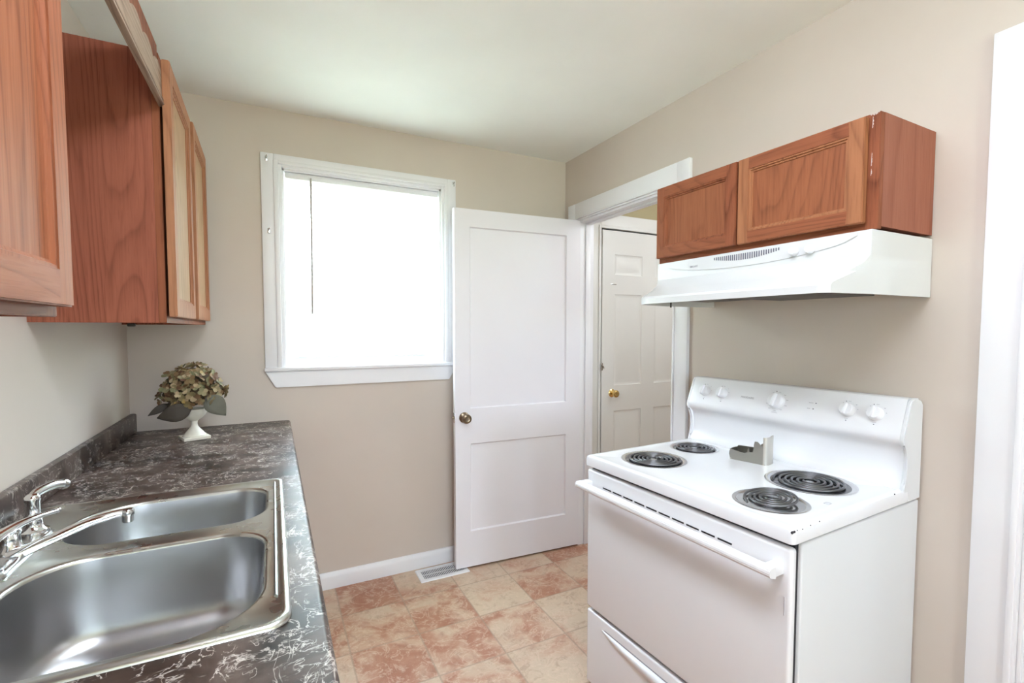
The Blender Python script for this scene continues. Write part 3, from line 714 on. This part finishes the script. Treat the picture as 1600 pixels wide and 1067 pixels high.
# valance between them
va = thing('valance_board', 'oak valance board with scalloped edge bridging the two wall cabinets', 'valance', (FX-.01, 1.30, 1.985))
bm = bmesh.new(); y0, y1 = .907, 1.698
pts = [(y0, 1.998), (y1, 1.998)]; n = 96
for i in range(n+1):
    y = y1-(y1-y0)*i/n; ph = (y1-y)/.115; pts.append((y, 2.080+.020*abs(math.sin(PI*ph))**.7))
prism(bm, pts, 'x', FX-.001, FX+.009); uobj('scalloped_board', bm, W_GREY, va, 30)
bm = B((FX+.007, FX+.014, y0, y1, 1.998, 2.005, .002), (FX+.007, FX+.013, y0, y1, 2.010, 2.016, .002)); uobj('bead_moulding', bm, W_GREY, va)
uobj('backing_board', B((FX-.018, FX-.0015, y0, y1, 2.055, 2.166, .001)), W_V, va)

# ------------------------------------------------------------------ cabinet over the hood (local x = -y)
RX = 1.395
oc = thing('wall_cabinet', 'short red oak two-door cabinet mounted directly above the white range hood', 'cabinet', (RX, 1.482, 1.632), -PI/2 + math.radians(.85))
cw, ch = .779, .300; dp = RW-RX-.003
dpn = dp-.012
obj('carcass', B((0, .014, .019, dpn+.011, .008, ch), (cw-.014, cw, .019, dpn, .008, ch), (.014, cw-.014, .019, dpn, .012, .026), (.014, cw-.014, .019, dpn, ch-.014, ch), (.014, cw-.014, dpn-.008, dpn, .026, ch-.014)), wood('red_oak_end_panel', (.20, .06, .035), (.33, .12, .078), (.36, .15, .10), 'z', seed=11.2, fleck=.5, rings=3), oc, 0)
w = .034
obj('face_frame', ring_frame(0, cw, 0, ch, 0, .019, w, w, .0012), [W_V, W_H], oc)
OM = (W_LIGHT, W_H, W_PAN); ON = (W_V, W_H, W_PAN)
cab_door(oc, .004, .368, .018, ch-.008, ON, loc=(0, -.0215, 0), w=.040)
cab_door(oc, .374, .752, .018, ch-.008, OM, loc=(0, -.0215, 0), w=.040)
# chipped varnish along the top edge
M_VARN = mat('pale_worn_varnish', (.60, .49, .45), .6)
def ragged_strip(p0, p1, wmin, wmax, n, flat):
    bm = bmesh.new(); A = []
    for i in range(n+1):
        t = i/n; c = Vector(p0).lerp(Vector(p1), t); wv = random.uniform(wmin, wmax)*(math.sin(PI*t)**.3+.01); q = Vector(flat)*wv; nrm = Vector((0, -.0004, 0)) if abs(flat[1]) < .5 else Vector((0, 0, .0004))
        A.append([bm.verts.new(c), bm.verts.new(c+nrm), bm.verts.new(c+q+nrm), bm.verts.new(c+q)])
    for a, b in zip(A, A[1:]):
        for k in range(4): bm.faces.new((a[k], a[(k+1) % 4], b[(k+1) % 4], b[k]))
    return bm
for (a, b, c_) in ((.05, .16, .6), (.20, .27, .5), (.30, .44, .9), (.47, .60, 1.), (.62, .735, 1.2), (.752, .776, 2.)):
    obj('chipped_varnish', ragged_strip((a, -.0004, ch-.0002), (b, -.0004, ch-.0002), .0006*c_, .0035*c_, 40, (0, 0, -1)), M_VARN, oc, 0)
for (za, zb) in ((.262, .292), (.165, .20), (.14, .158)):
    obj('chipped_varnish', ragged_strip((cw-.020, -.0002, za), (cw-.019, -.0002, zb), .0005, .003, 14, (1, 0, 0)), M_VARN, oc, 0)

# ------------------------------------------------------------------ range hood
HM = mat('white_hood_enamel', (.66, .67, .68), .25, coat=.2)
hd = thing('range_hood', 'white under-cabinet range hood with vent slots and two knobs', 'range hood', (RW, 1.09, 1.46))
HY0, HY1 = .706, 1.482; HZ = 1.630; HXF = 1.388; XW = RW-.002
bm = bmesh.new()
# outer shell, open underneath: plan loops at three heights (top, waist, lip)
def plan(xf, n0, n1, yn0, yn1, z, k=6):
    """back-near, front-near (curving), front-far, back-far"""
    return [bm.verts.new(p) for p in ((XW, HY0, z), (n0, HY0, z), (xf, yn0, z), (xf, yn1, z), (n1, HY1, z), (XW, HY1, z))]
def shell(bm, ins, zt):
    Ls = []
    prof = [(HXF, 0, HZ), (HXF-.001, 0, 1.566), (HXF-.020, .006, 1.545), (HXF-.070, .018, 1.520), (HXF-.125, .030, 1.500), (HXF-.150, .037, 1.490), (HXF-.156, .040, 1.482), (HXF-.156, .040, 1.463)]
    for (xf, dy, z) in prof:
        xf += ins; a = dy+ins; z -= (.007 if ins > 0 and z > 1.47 else 0)
        far = dy*2.6+ins
        pts = [(XW, HY0+ins, z), (HXF+ins*.5+.004, HY0+ins, z), (xf+.02*(dy > 0)+.002, HY0+a*.55+ins*.4, z), (xf+.001, HY0+a, z), (xf, HY0+a+.02, z), (xf, HY1-far-.02, z), (xf+.001, HY1-far, z), (xf+.02*(dy > 0)+.002, HY1-far*.55-ins*.4, z), (HXF+ins*.5+.004, HY1-ins, z), (XW, HY1-ins, z)]
        Ls.append([bm.verts.new(p) for p in pts])
    return Ls
O = shell(bm, 0, HZ)
for a, b in zip(O, O[1:]):
    for i in range(len(a)-1): bm.faces.new((a[i], a[i+1], b[i+1], b[i]))
bm.faces.new(O[0])
I = shell(bm, .012, HZ)[2:]
for a, b in zip(I, I[1:]):
    for i in range(len(a)-1): bm.faces.new((a[i+1], a[i], b[i], b[i+1]))
for i in range(len(O[-1])-1): bm.faces.new((O[-1][i], O[-1][i+1], I[-1][i+1], I[-1][i]))
bm.faces.new((O[-1][-1], O[-1][0], I[-1][0], I[-1][-1])) if False else None
bmesh.ops.recalc_face_normals(bm, faces=bm.faces)
place('hood_shell', bm, HM, hd, 30)
# underside pan, sloping filter
place('underside_pan', B((HXF-.045, XW, HY0+.016, HY1-.03, 1.512, 1.516)), mat('cream_hood_inside', (.55, .52, .44), .5), hd, 0)
place('grease_filter', B((1.33, 1.60, .80, 1.10, 1.470, 1.482, .002)), M_FILTER, hd)
place('lamp_cover', B((1.34, 1.58, 1.20, 1.40, 1.478, 1.510, .004)), M_DARKM, hd)
bm = bmesh.new()
tube(bm, [(1.40, 1.42, 1.513), (1.40, 1.42, 1.455)], .003, 8)
place('filter_clip', bm, M_DARKM, hd)
# control strip: slightly raised plate with curved lower edge
bm = bmesh.new(); yy0, yy1 = .74, 1.44; pts = [(yy0, HZ-.004), (yy1, HZ-.004)]
for i in range(25):
    t = i/24; y = yy1-(yy1-yy0)*t; pts.append((y, HZ-.012-.040*math.sin(PI*t)**.55))
prism(bm, pts, 'x', HXF-.0032, HXF+.001); bmesh.ops.bevel(bm, geom=[e for e in bm.edges], offset=.0012, segments=2, affect='EDGES'); place('control_strip', bm, HM, hd)
bm = bmesh.new(); nn = 30
for i in range(nn):
    y = 1.205-(1.205-.957)*(i+.5)/nn; t = (i+.5)/nn; hh = .004+.017*math.sin(PI*(t*.85+.08))
    box(bm, HXF-.0038, HXF-.003, y-.0020, y+.0020, HZ-.010-hh, HZ-.010)
place('vent_slots', bm, M_DARKP, hd, 0)
for y in (.910, .862):
    bm = bmesh.new(); lathe(bm, [(.0135, 0), (.0135, .002), (.0115, .004), (.0105, .014), (.009, .016), (0, .016)], 28, RotTo((-1, 0, 0), (HXF-.0045, y, 1.601)))
    box(bm, HXF-.0045-.0195, HXF-.0045-.014, y-.002, y+.002, 1.592, 1.610, .0008)
    place('control_knob', bm, M_PLAST, hd, 40)
def text(body, size, m, parent, M, ext=.0003, name='lettering'):
    cu = bpy.data.curves.new(name, 'FONT'); cu.body = body; cu.size = size; cu.extrude = ext; cu.align_x = 'CENTER'; cu.align_y = 'CENTER'
    tmp = bpy.data.objects.new('tmp', cu); C.objects.link(tmp); bpy.context.view_layer.update()
    me = bpy.data.meshes.new_from_object(tmp.evaluated_get(bpy.context.evaluated_depsgraph_get())); bpy.data.objects.remove(tmp)
    me.materials.clear(); me.materials.append(m); me.name = name
    o = bpy.data.objects.new(name, me); C.objects.link(o); o.parent = parent; o.matrix_local = M; return o
def face_M(origin, right, up):
    r = Vector(right).normalized(); u = Vector(up).normalized(); n = r.cross(u); Mx = Matrix((r, u, n)).transposed().to_4x4(); Mx.translation = origin; return Mx
hl = hd.location
text('BROAN', .010, M_GREY, hd, face_M(Vector((HXF-.0050, 1.292, 1.600))-hl, (0, -1, 0), (0, 0, 1)))

# ------------------------------------------------------------------ range (local x: towards wall +, y: 0 far .. -.762 near)
RG = thing('electric_range', 'white freestanding electric coil range against the right wall', 'stove', (RW, 1.4739, 0), .0529)
SW = .7623; XB = -.046
def robj(n, bm, m, p=None, s=35): return obj(n, bm, m, p or RG, s)
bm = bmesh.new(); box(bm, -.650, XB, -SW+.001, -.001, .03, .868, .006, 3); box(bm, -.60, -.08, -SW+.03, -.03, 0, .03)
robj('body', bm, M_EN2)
robj('gap_shadow_panel', B((-.664, -.649, -SW+.010, -.010, .06, .872)), M_BLACK, None, 0)
# cooktop with holes
BN = [(-.520, -.168, .112), (-.262, -.128, .090), (-.302, -.585, .121), (-.556, -.622, .094)]
bm = bmesh.new()
def rl(x0, x1, y0, y1, r, z): return loop(bm, rrect(x0, x1, y0, y1, r, 6), z)
x0, x1, y0, y1 = -.692, -.115, -SW-.002, .002
Ls = [rl(x0+.004, x1, y0+.004, y1-.004, .010, .873), rl(x0, x1, y0, y1, .012, .876), rl(x0, x1, y0, y1, .012, .900), rl(x0+.003, x1, y0+.003, y1-.003, .012, .908), rl(x0+.010, x1-.002, y0+.010, y1-.010, .010, .9118), rl(x0+.020, x1-.004, y0+.018, y1-.018, .010, .9118), rl(x0+.030, x1-.006, y0+.026, y1-.026, .010, .9095)]
loft(bm, Ls); bm.faces.new(Ls[0])
hs = []
for (cx, cy, r) in BN:
    c = [bm.verts.new((cx+r*.93*math.cos(2*PI*k/40), cy+r*.93*math.sin(2*PI*k/40), .9095)) for k in range(40)]; hs.append(c)
    c2 = [bm.verts.new((v.co.x, v.co.y, .898)) for v in c]; loft(bm, [c, c2])
fill(bm, [Ls[-1]]+hs)
CT = robj('cooktop', bm, M_EN, None, 40)
for i, (cx, cy, r) in enumerate(BN):
    bm = bmesh.new()
    lathe(bm, [(r, .9095), (r*1.005, .9115), (r*.985, .9128), (r*.90, .9112), (r*.865, .9085)], 48, Matrix.Translation((cx, cy, 0)), caps=False)
    rim = robj('burner_ring', bm, M_RIM, None, 60)
    bm = bmesh.new(); lathe(bm, [(r*.87, .909), (r*.83, .902), (r*.72, .889), (r*.45, .880), (r*.18, .878), (0, .878)], 40, Matrix.Translation((cx, cy, 0)))
    robj('drip_pan', bm, M_PANL if i == 3 else M_PAN, rim, 60)
    # spiral coil
    turns = 5 if r > .1 else 4; rc = r*(.72 if i == 3 else .80); sx_, sy_ = (.012, .004) if i == 3 else (0, 0); N = turns*36; pts = []
    tilt = (.10, -.02) if i == 3 else ((.03, .0) if i == 2 else (0, 0))
    a_end = {0: -.5, 1: -.7, 2: 2.2, 3: 2.6}[i]
    for k in range(N+1):
        t = k/N; rad = .016+(rc-.016)*t; a = a_end + 2*PI*turns*(t-1)
        px, py = rad*math.cos(a), rad*math.sin(a); pts.append((cx+sx_+px, cy+sy_+py, .9135+(.004 if i == 3 else 0)+px*tilt[0]+py*tilt[1]))
    # terminal legs bend down at the outer end
    ax_, ay_ = math.cos(a_end), math.sin(a_end); pts += [(cx+sx_+(rc+.003)*ax_-.012*ay_, cy+sy_+(rc+.003)*ay_+.012*ax_, .909), (cx+sx_+(rc+.004)*ax_-.02*ay_, cy+sy_+(rc+.004)*ay_+.02*ax_, .897)]
    bm = bmesh.new(); tube(bm, pts, .0038 if r > .1 else .0035, 8)
    co_ = robj('coil_element', bm, M_COIL, rim, 60)
    bm = bmesh.new()
    for k in range(3):
        a = k*2*PI/3+.4; tube(bm, [(cx, cy, .9075), (cx+r*.84*math.cos(a), cy+r*.84*math.sin(a), .9075)], .0018, 6)
    lathe(bm, [(.012, .907), (.012, .9125), (0, .913)], 16, Matrix.Translation((cx, cy, 0)))
    robj('support_bracket', bm, M_CHROMEW, rim)
# chips and small printed mark on the cooktop
bm = bmesh.new()
for (x, y, z, s) in ((-.6895, -SW+.003, .9045, .0038), (-.676, -SW-.0005, .9085, .0014), (-.655, -SW-.0012, .907, .0015), (-.62, -SW+.0, .9085, .0015), (-.58, -SW+.001, .9095, .0016), (-.2, -SW+.001, .9095, .002), (-.685, -SW+.0005, .9065, .003)):
    bm = bmesh.new(); bmesh.ops.create_icosphere(bm, subdivisions=2, radius=s, matrix=Matrix.Translation((x, y, z)) @ Matrix.Diagonal((1, .8, 1, 1)))
    robj('enamel_chip', bm, M_CHIP, CT)
bm = bmesh.new(); mx, my = -.437, -.706
for (a, b, c, d) in ((-.008, .008, -.007, -.0055), (-.008, .008, .0055, .007), (-.008, -.0065, -.007, .007), (.0065, .008, -.007, .007), (.008, .011, -.002, .002)): box(bm, mx+a, mx+b, my+c, my+d, .9094, .9098)
robj('printed_mark', bm, M_GREY, CT, 0)
# backguard console
bm = bmesh.new()
pr = [(XB, .870), (XB, 1.160), (-.052, 1.168), (-.106, 1.172), (-.116, 1.169), (-.121, 1.160), (-.156, 1.072), (-.159, 1.060), (-.155, 1.048), (-.145, 1.039), (-.134, 1.028), (-.128, 1.010), (-.126, .975), (-.129, .950), (-.138, .930), (-.146, .918), (-.148, .905), (-.148, .870)]
prism(bm, pr, 'y', -SW+.010, -.010)
CON = robj('backguard', bm, M_EN, None, 40)
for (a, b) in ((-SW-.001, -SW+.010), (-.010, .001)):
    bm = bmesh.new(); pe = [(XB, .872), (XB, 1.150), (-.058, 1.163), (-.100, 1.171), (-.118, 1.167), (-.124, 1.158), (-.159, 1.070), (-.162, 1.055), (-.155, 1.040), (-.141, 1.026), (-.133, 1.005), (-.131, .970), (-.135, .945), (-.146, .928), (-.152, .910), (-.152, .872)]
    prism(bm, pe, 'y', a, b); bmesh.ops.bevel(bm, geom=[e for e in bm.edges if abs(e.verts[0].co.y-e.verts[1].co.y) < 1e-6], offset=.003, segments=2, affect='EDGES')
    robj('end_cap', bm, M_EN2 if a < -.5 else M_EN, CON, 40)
# face frame of the console's slanted front
P0 = Vector((-.156, 0, 1.072)); P1 = Vector((-.121, 0, 1.160)); UP = (P1-P0).normalized(); NR = Vector((-UP.z, 0, UP.x))
def onface(y, s): return P0 + UP*s + Vector((0, y, 0))
def fmx(y, s, off=.0003): return face_M(onface(y, s)+NR*off, (0, -1, 0), UP)
for (y, s, r, nm) in ((-.076, .050, .0205, 'burner_knob'), (-.156, .050, .0205, 'burner_knob'), (-.377, .047, .027, 'oven_knob'), (-.606, .050, .0205, 'burner_knob'), (-.682, .050, .0205, 'burner_knob')):
    bm = bmesh.new(); M0 = RotTo(NR, onface(y, s))
    lathe(bm, [(r*1.04, 0), (r*1.04, .003), (r*.96, .005), (r*.92, .018), (r*.86, .0205), (0, .0205)], 36, M0)
    b2_ = bmesh.new(); box(b2_, -r*.20, r*.20, -r*.86, r*.86, .018, .029, .003)
    for v in b2_.verts: v.co = (fmx(y, s, 0) @ Matrix.Rotation(math.radians(-8), 4, 'Z')) @ v.co
    me = bpy.data.meshes.new('t'); b2_.to_mesh(me); b2_.free(); bm.from_mesh(me); bpy.data.meshes.remove(me)
    robj(nm, bm, M_PLAST, CON, 40)
def marks(lst, m, nm):
    bm = bmesh.new()
    for (y, s, w, h) in lst:
        Mx = fmx(y, s, 0)
        b2_ = bmesh.new(); box(b2_, -w/2, w/2, -h/2, h/2, 0, .0004)
        for v in b2_.verts: v.co = Mx @ v.co
        me = bpy.data.meshes.new('t'); b2_.to_mesh(me); b2_.free(); bm.from_mesh(me); bpy.data.meshes.remove(me)
    robj(nm, bm, m, CON, 0)
g = []; dk = []
for (y, s) in ((-.076, .050), (-.156, .050), (-.606, .050), (-.682, .050)):
    g += [(y, s+.029, .008, .0012), (y+.018, s+.022, .002, .002), (y-.026, s+.006, .003, .0015), (y+.026, s+.006, .003, .0015), (y-.020, s+.020, .004, .0015), (y, s-.027, .010, .001)]
    dk += [(y+.010, s+.028, .0025, .0025), (y, s-.033, .003, .003)]
for k in range(9):
    a = math.radians(120-k*35); g.append((-.377-.036*math.cos(a), .047+.034*math.sin(a), .008, .0014))
g += [(-.377, .006, .022, .0012), (-.377, .010, .014, .001)]
dk += [(-.368, .083, .003, .003), (-.508, .058, .0035, .0035), (-.503, .038, .0035, .0035)]
g += [(-.492, .058, .014, .0016), (-.488, .038, .010, .0016)]
marks(g, M_GREY, 'scale_markings'); marks(dk, M_DARKP, 'dot_markings')
text('FRIGIDAIRE', .0105, M_GREY, CON, fmx(-.263, .046))
# oven door
bm = bmesh.new(); box(bm, -.686, -.662, -SW+.004, -.004, .350, .862, .009, 4)
OD = robj('oven_door', bm, M_EN)
bm = bmesh.new()
for k in range(10):
    a = -.092-k*.0520; box(bm, -.6868, -.6855, a-.043, a, .8120, .8165)
robj('vent_slots', bm, M_BLACK, OD, 0)
bm = bmesh.new()
# handle: long bar with two returns
hx0, hx1 = -.742, -.716
sec = [(hx1, .793), (hx0+.004, .800), (hx0, .808), (hx0+.002, .818), (hx0+.008, .822), (hx1, .822)]
prism(bm, sec, 'y', -SW+.022, -.004)
box(bm, hx1-.002, -.684, -SW+.022, -SW+.050, .797, .822, .003); box(bm, hx1-.002, -.684, -.034, -.004, .797, .822, .003)
bmesh.ops.bevel(bm, geom=[e for e in bm.edges if e.calc_length() > .5], offset=.002, segments=2, affect='EDGES')
robj('door_handle', bm, M_PLAST, OD)
bm = B((-.6872, -.6855, -SW+.018, -SW+.0195, .70, .745)); robj('scratch', bm, M_GREY, OD, 0)
# drawer
bm = bmesh.new(); box(bm, -.684, -.662, -SW+.004, -.004, .060, .338, .008, 4); DR = robj('storage_drawer', bm, M_EN)
bm = bmesh.new(); n = 40; yA, yB = -.085, -SW+.085; topv = []; botv = []
rows = []
for i in range(n+1):
    t = i/n; y = yA+(yB-yA)*t; b = math.sin(PI*t)**.6
    zt = .300; zc = .300-.040*b
    rows.append([bm.verts.new((-.683, y, zt+.001)), bm.verts.new((-.683-.012*b, y, zt-.002*b)), bm.verts.new((-.683-.016*b, y, zt-.010*b)), bm.verts.new((-.683-.010*b, y, zc+.008*b)), bm.verts.new((-.683, y, zc-.001))])
for a, b in zip(rows, rows[1:]):
    for k in range(4): bm.faces.new((a[k], a[k+1], b[k+1], b[k]))
robj('drawer_pull', bm, M_PLAST, DR, 50)
robj('pull_shade_strip', B((-.6848, -.6835, yB+.02, yA-.02, .302, .306)), mat('recess_shade_grey', (.35, .35, .38), .5), DR, 0)  # flat grey strip painted as shade above the pull

# bracket lying on the cooktop
tb = thing('metal_bracket', 'small dull nickel bracket with notched upright resting on the white cooktop', 'bracket', (0, 0, 0), 0)
Rm = Matrix.Rotation(.0529, 4, 'Z'); Rt = Matrix.Translation((RW, 1.4739, 0)) @ Rm
org = Rt @ Vector((-.228, -.348, .9098)); tb.location = org; tb.scale = (1, .80, 1); tb.rotation_euler = (0, 0, .0529 + math.radians(12))
# local: x towards wall, y far(+)/near(-). length .155 along y
bm = bmesh.new()
fp = [(.080, .006), (.083, .018), (.080, .030), (.072, .036), (.030, .030), (.012, .029), (.006, .036), (.001, .046), (-.006, .036), (-.016, .037), (-.022, .045), (-.023, .062), (-.026, .072), (-.022, .077), (-.036, .076), (-.044, .069), (-.048, .060), (-.058, .058), (-.058, .094), (-.074, .094), (-.074, 0.), (.072, 0)]
fp = [(.080, .008), (.084, .018), (.082, .030), (.075, .036), (.020, .028), (.006, .034), (.0, .048), (-.004, .036), (-.014, .036), (-.022, .046), (-.022, .064), (-.026, .076), (-.038, .076), (-.050, .066), (-.060, .064), (-.060, .0), (.070, .0)]
prism(bm, fp, 'x', -.034, -.0315)
bp_ = [(.080, .008), (.084, .018), (.082, .032), (.075, .040), (.0, .042), (-.03, .060), (-.060, .064), (-.060, 0), (.070, 0)]
prism(bm, bp_, 'x', .0255, .028)
obj('side_wall', bm, M_NICK, tb, 30)
bm = bmesh.new(); 
def strip(bm, path, z0f, z1f, th=.0025):
    n = len(path); A = []
    for i, (x, y) in enumerate(path):
        a = Vector(path[max(i-1, 0)]); b = Vector(path[min(i+1, n-1)]); d = (b-a).normalized(); nn = Vector((-d.y, d.x))*th
        A.append([bm.verts.new((x, y, z0f(i))), bm.verts.new((x, y, z1f(i))), bm.verts.new((x+nn.x, y+nn.y, z1f(i))), bm.verts.new((x+nn.x, y+nn.y, z0f(i)))])
    for a, b in zip(A, A[1:]):
        for k in range(4): bm.faces.new((a[k], a[(k+1) % 4], b[(k+1) % 4], b[k]))
    bm.faces.new(A[0]); bm.faces.new(list(reversed(A[-1])))
pa = [(-.034, -.060), (-.032, -.070), (-.024, -.077), (-.010, -.080), (.006, -.080), (.018, -.077), (.026, -.070), (.028, -.060)]
strip(bm, pa, lambda i: 0., lambda i: (.094, .094, .095, .096, .099, .096, .092, .088)[i])
obj('end_plate', bm, mat('bright_nickel', (.60, .58, .53), .38, 1.), tb, 50)
bm = bmesh.new(); pa = [(.028, .078), (.02, .084), (.0, .087), (-.02, .086), (-.034, .080)]
strip(bm, pa, lambda i: .004, lambda i: .034); box(bm, -.033, .027, -.07, .080, 0., .002)
obj('base_tray', bm, M_NICK, tb, 50)

# ------------------------------------------------------------------ added ceiling lights, all out of view (kitchen, side room, hall)
def added_lamp(loc, watts, label, r=.15):
    t = thing('added_ceiling_light', label, 'light', (loc[0], loc[1], H))
    bm = bmesh.new(); lathe(bm, [(r*1.02, 0), (r*1.02, -.02), (r*.96, -.024), (0, -.024)], 32); obj('canopy', bm, M_TRIM, t)
    bm = bmesh.new(); lathe(bm, [(r*.95, -.024), (r*.93, -.045), (r*.8, -.075), (r*.5, -.098), (.02, -.108), (0, -.108)], 32); obj('glass_shade', bm, M_SHADE, t)
    l = bpy.data.lights.new('fill_bulb', 'POINT'); l.energy = watts; l.shadow_soft_size = .12; l.color = (.82, .90, 1.)
    o = bpy.data.objects.new('fill_bulb', l); C.objects.link(o); o.parent = t; o.location = (0, 0, -.26)
ft = thing('added_ceiling_light', 'added overhead fill light shaped as a long ceiling fixture over the kitchen', 'light', (.36, .45, H))
obj('fixture_pan', B((-.16, .16, -.62, .62, -.025, 0, .004)), M_TRIM, ft)
fp_ = [(-.155, -.025), (.155, -.025), (.150, -.075), (.115, -.105), (-.115, -.105), (-.150, -.075)]
bm = bmesh.new(); prism(bm, fp_, 'y', -.60, .60); obj('diffuser', bm, M_FILL, ft)
for a, b in ((-.62, -.60), (.60, .62)):
    bm = bmesh.new(); prism(bm, [(x*1.015, z if z > -.03 else z-.002) for x, z in fp_], 'y', a, b); obj('end_cap', bm, M_PLAST, ft)
added_lamp((2.7, -.5), DOORWAY_W, 'added round ceiling light, unseen, in the room beyond the right doorway')
added_lamp((2.6, 1.6), HALL_W, 'added round ceiling light, unseen, brightening the hall')
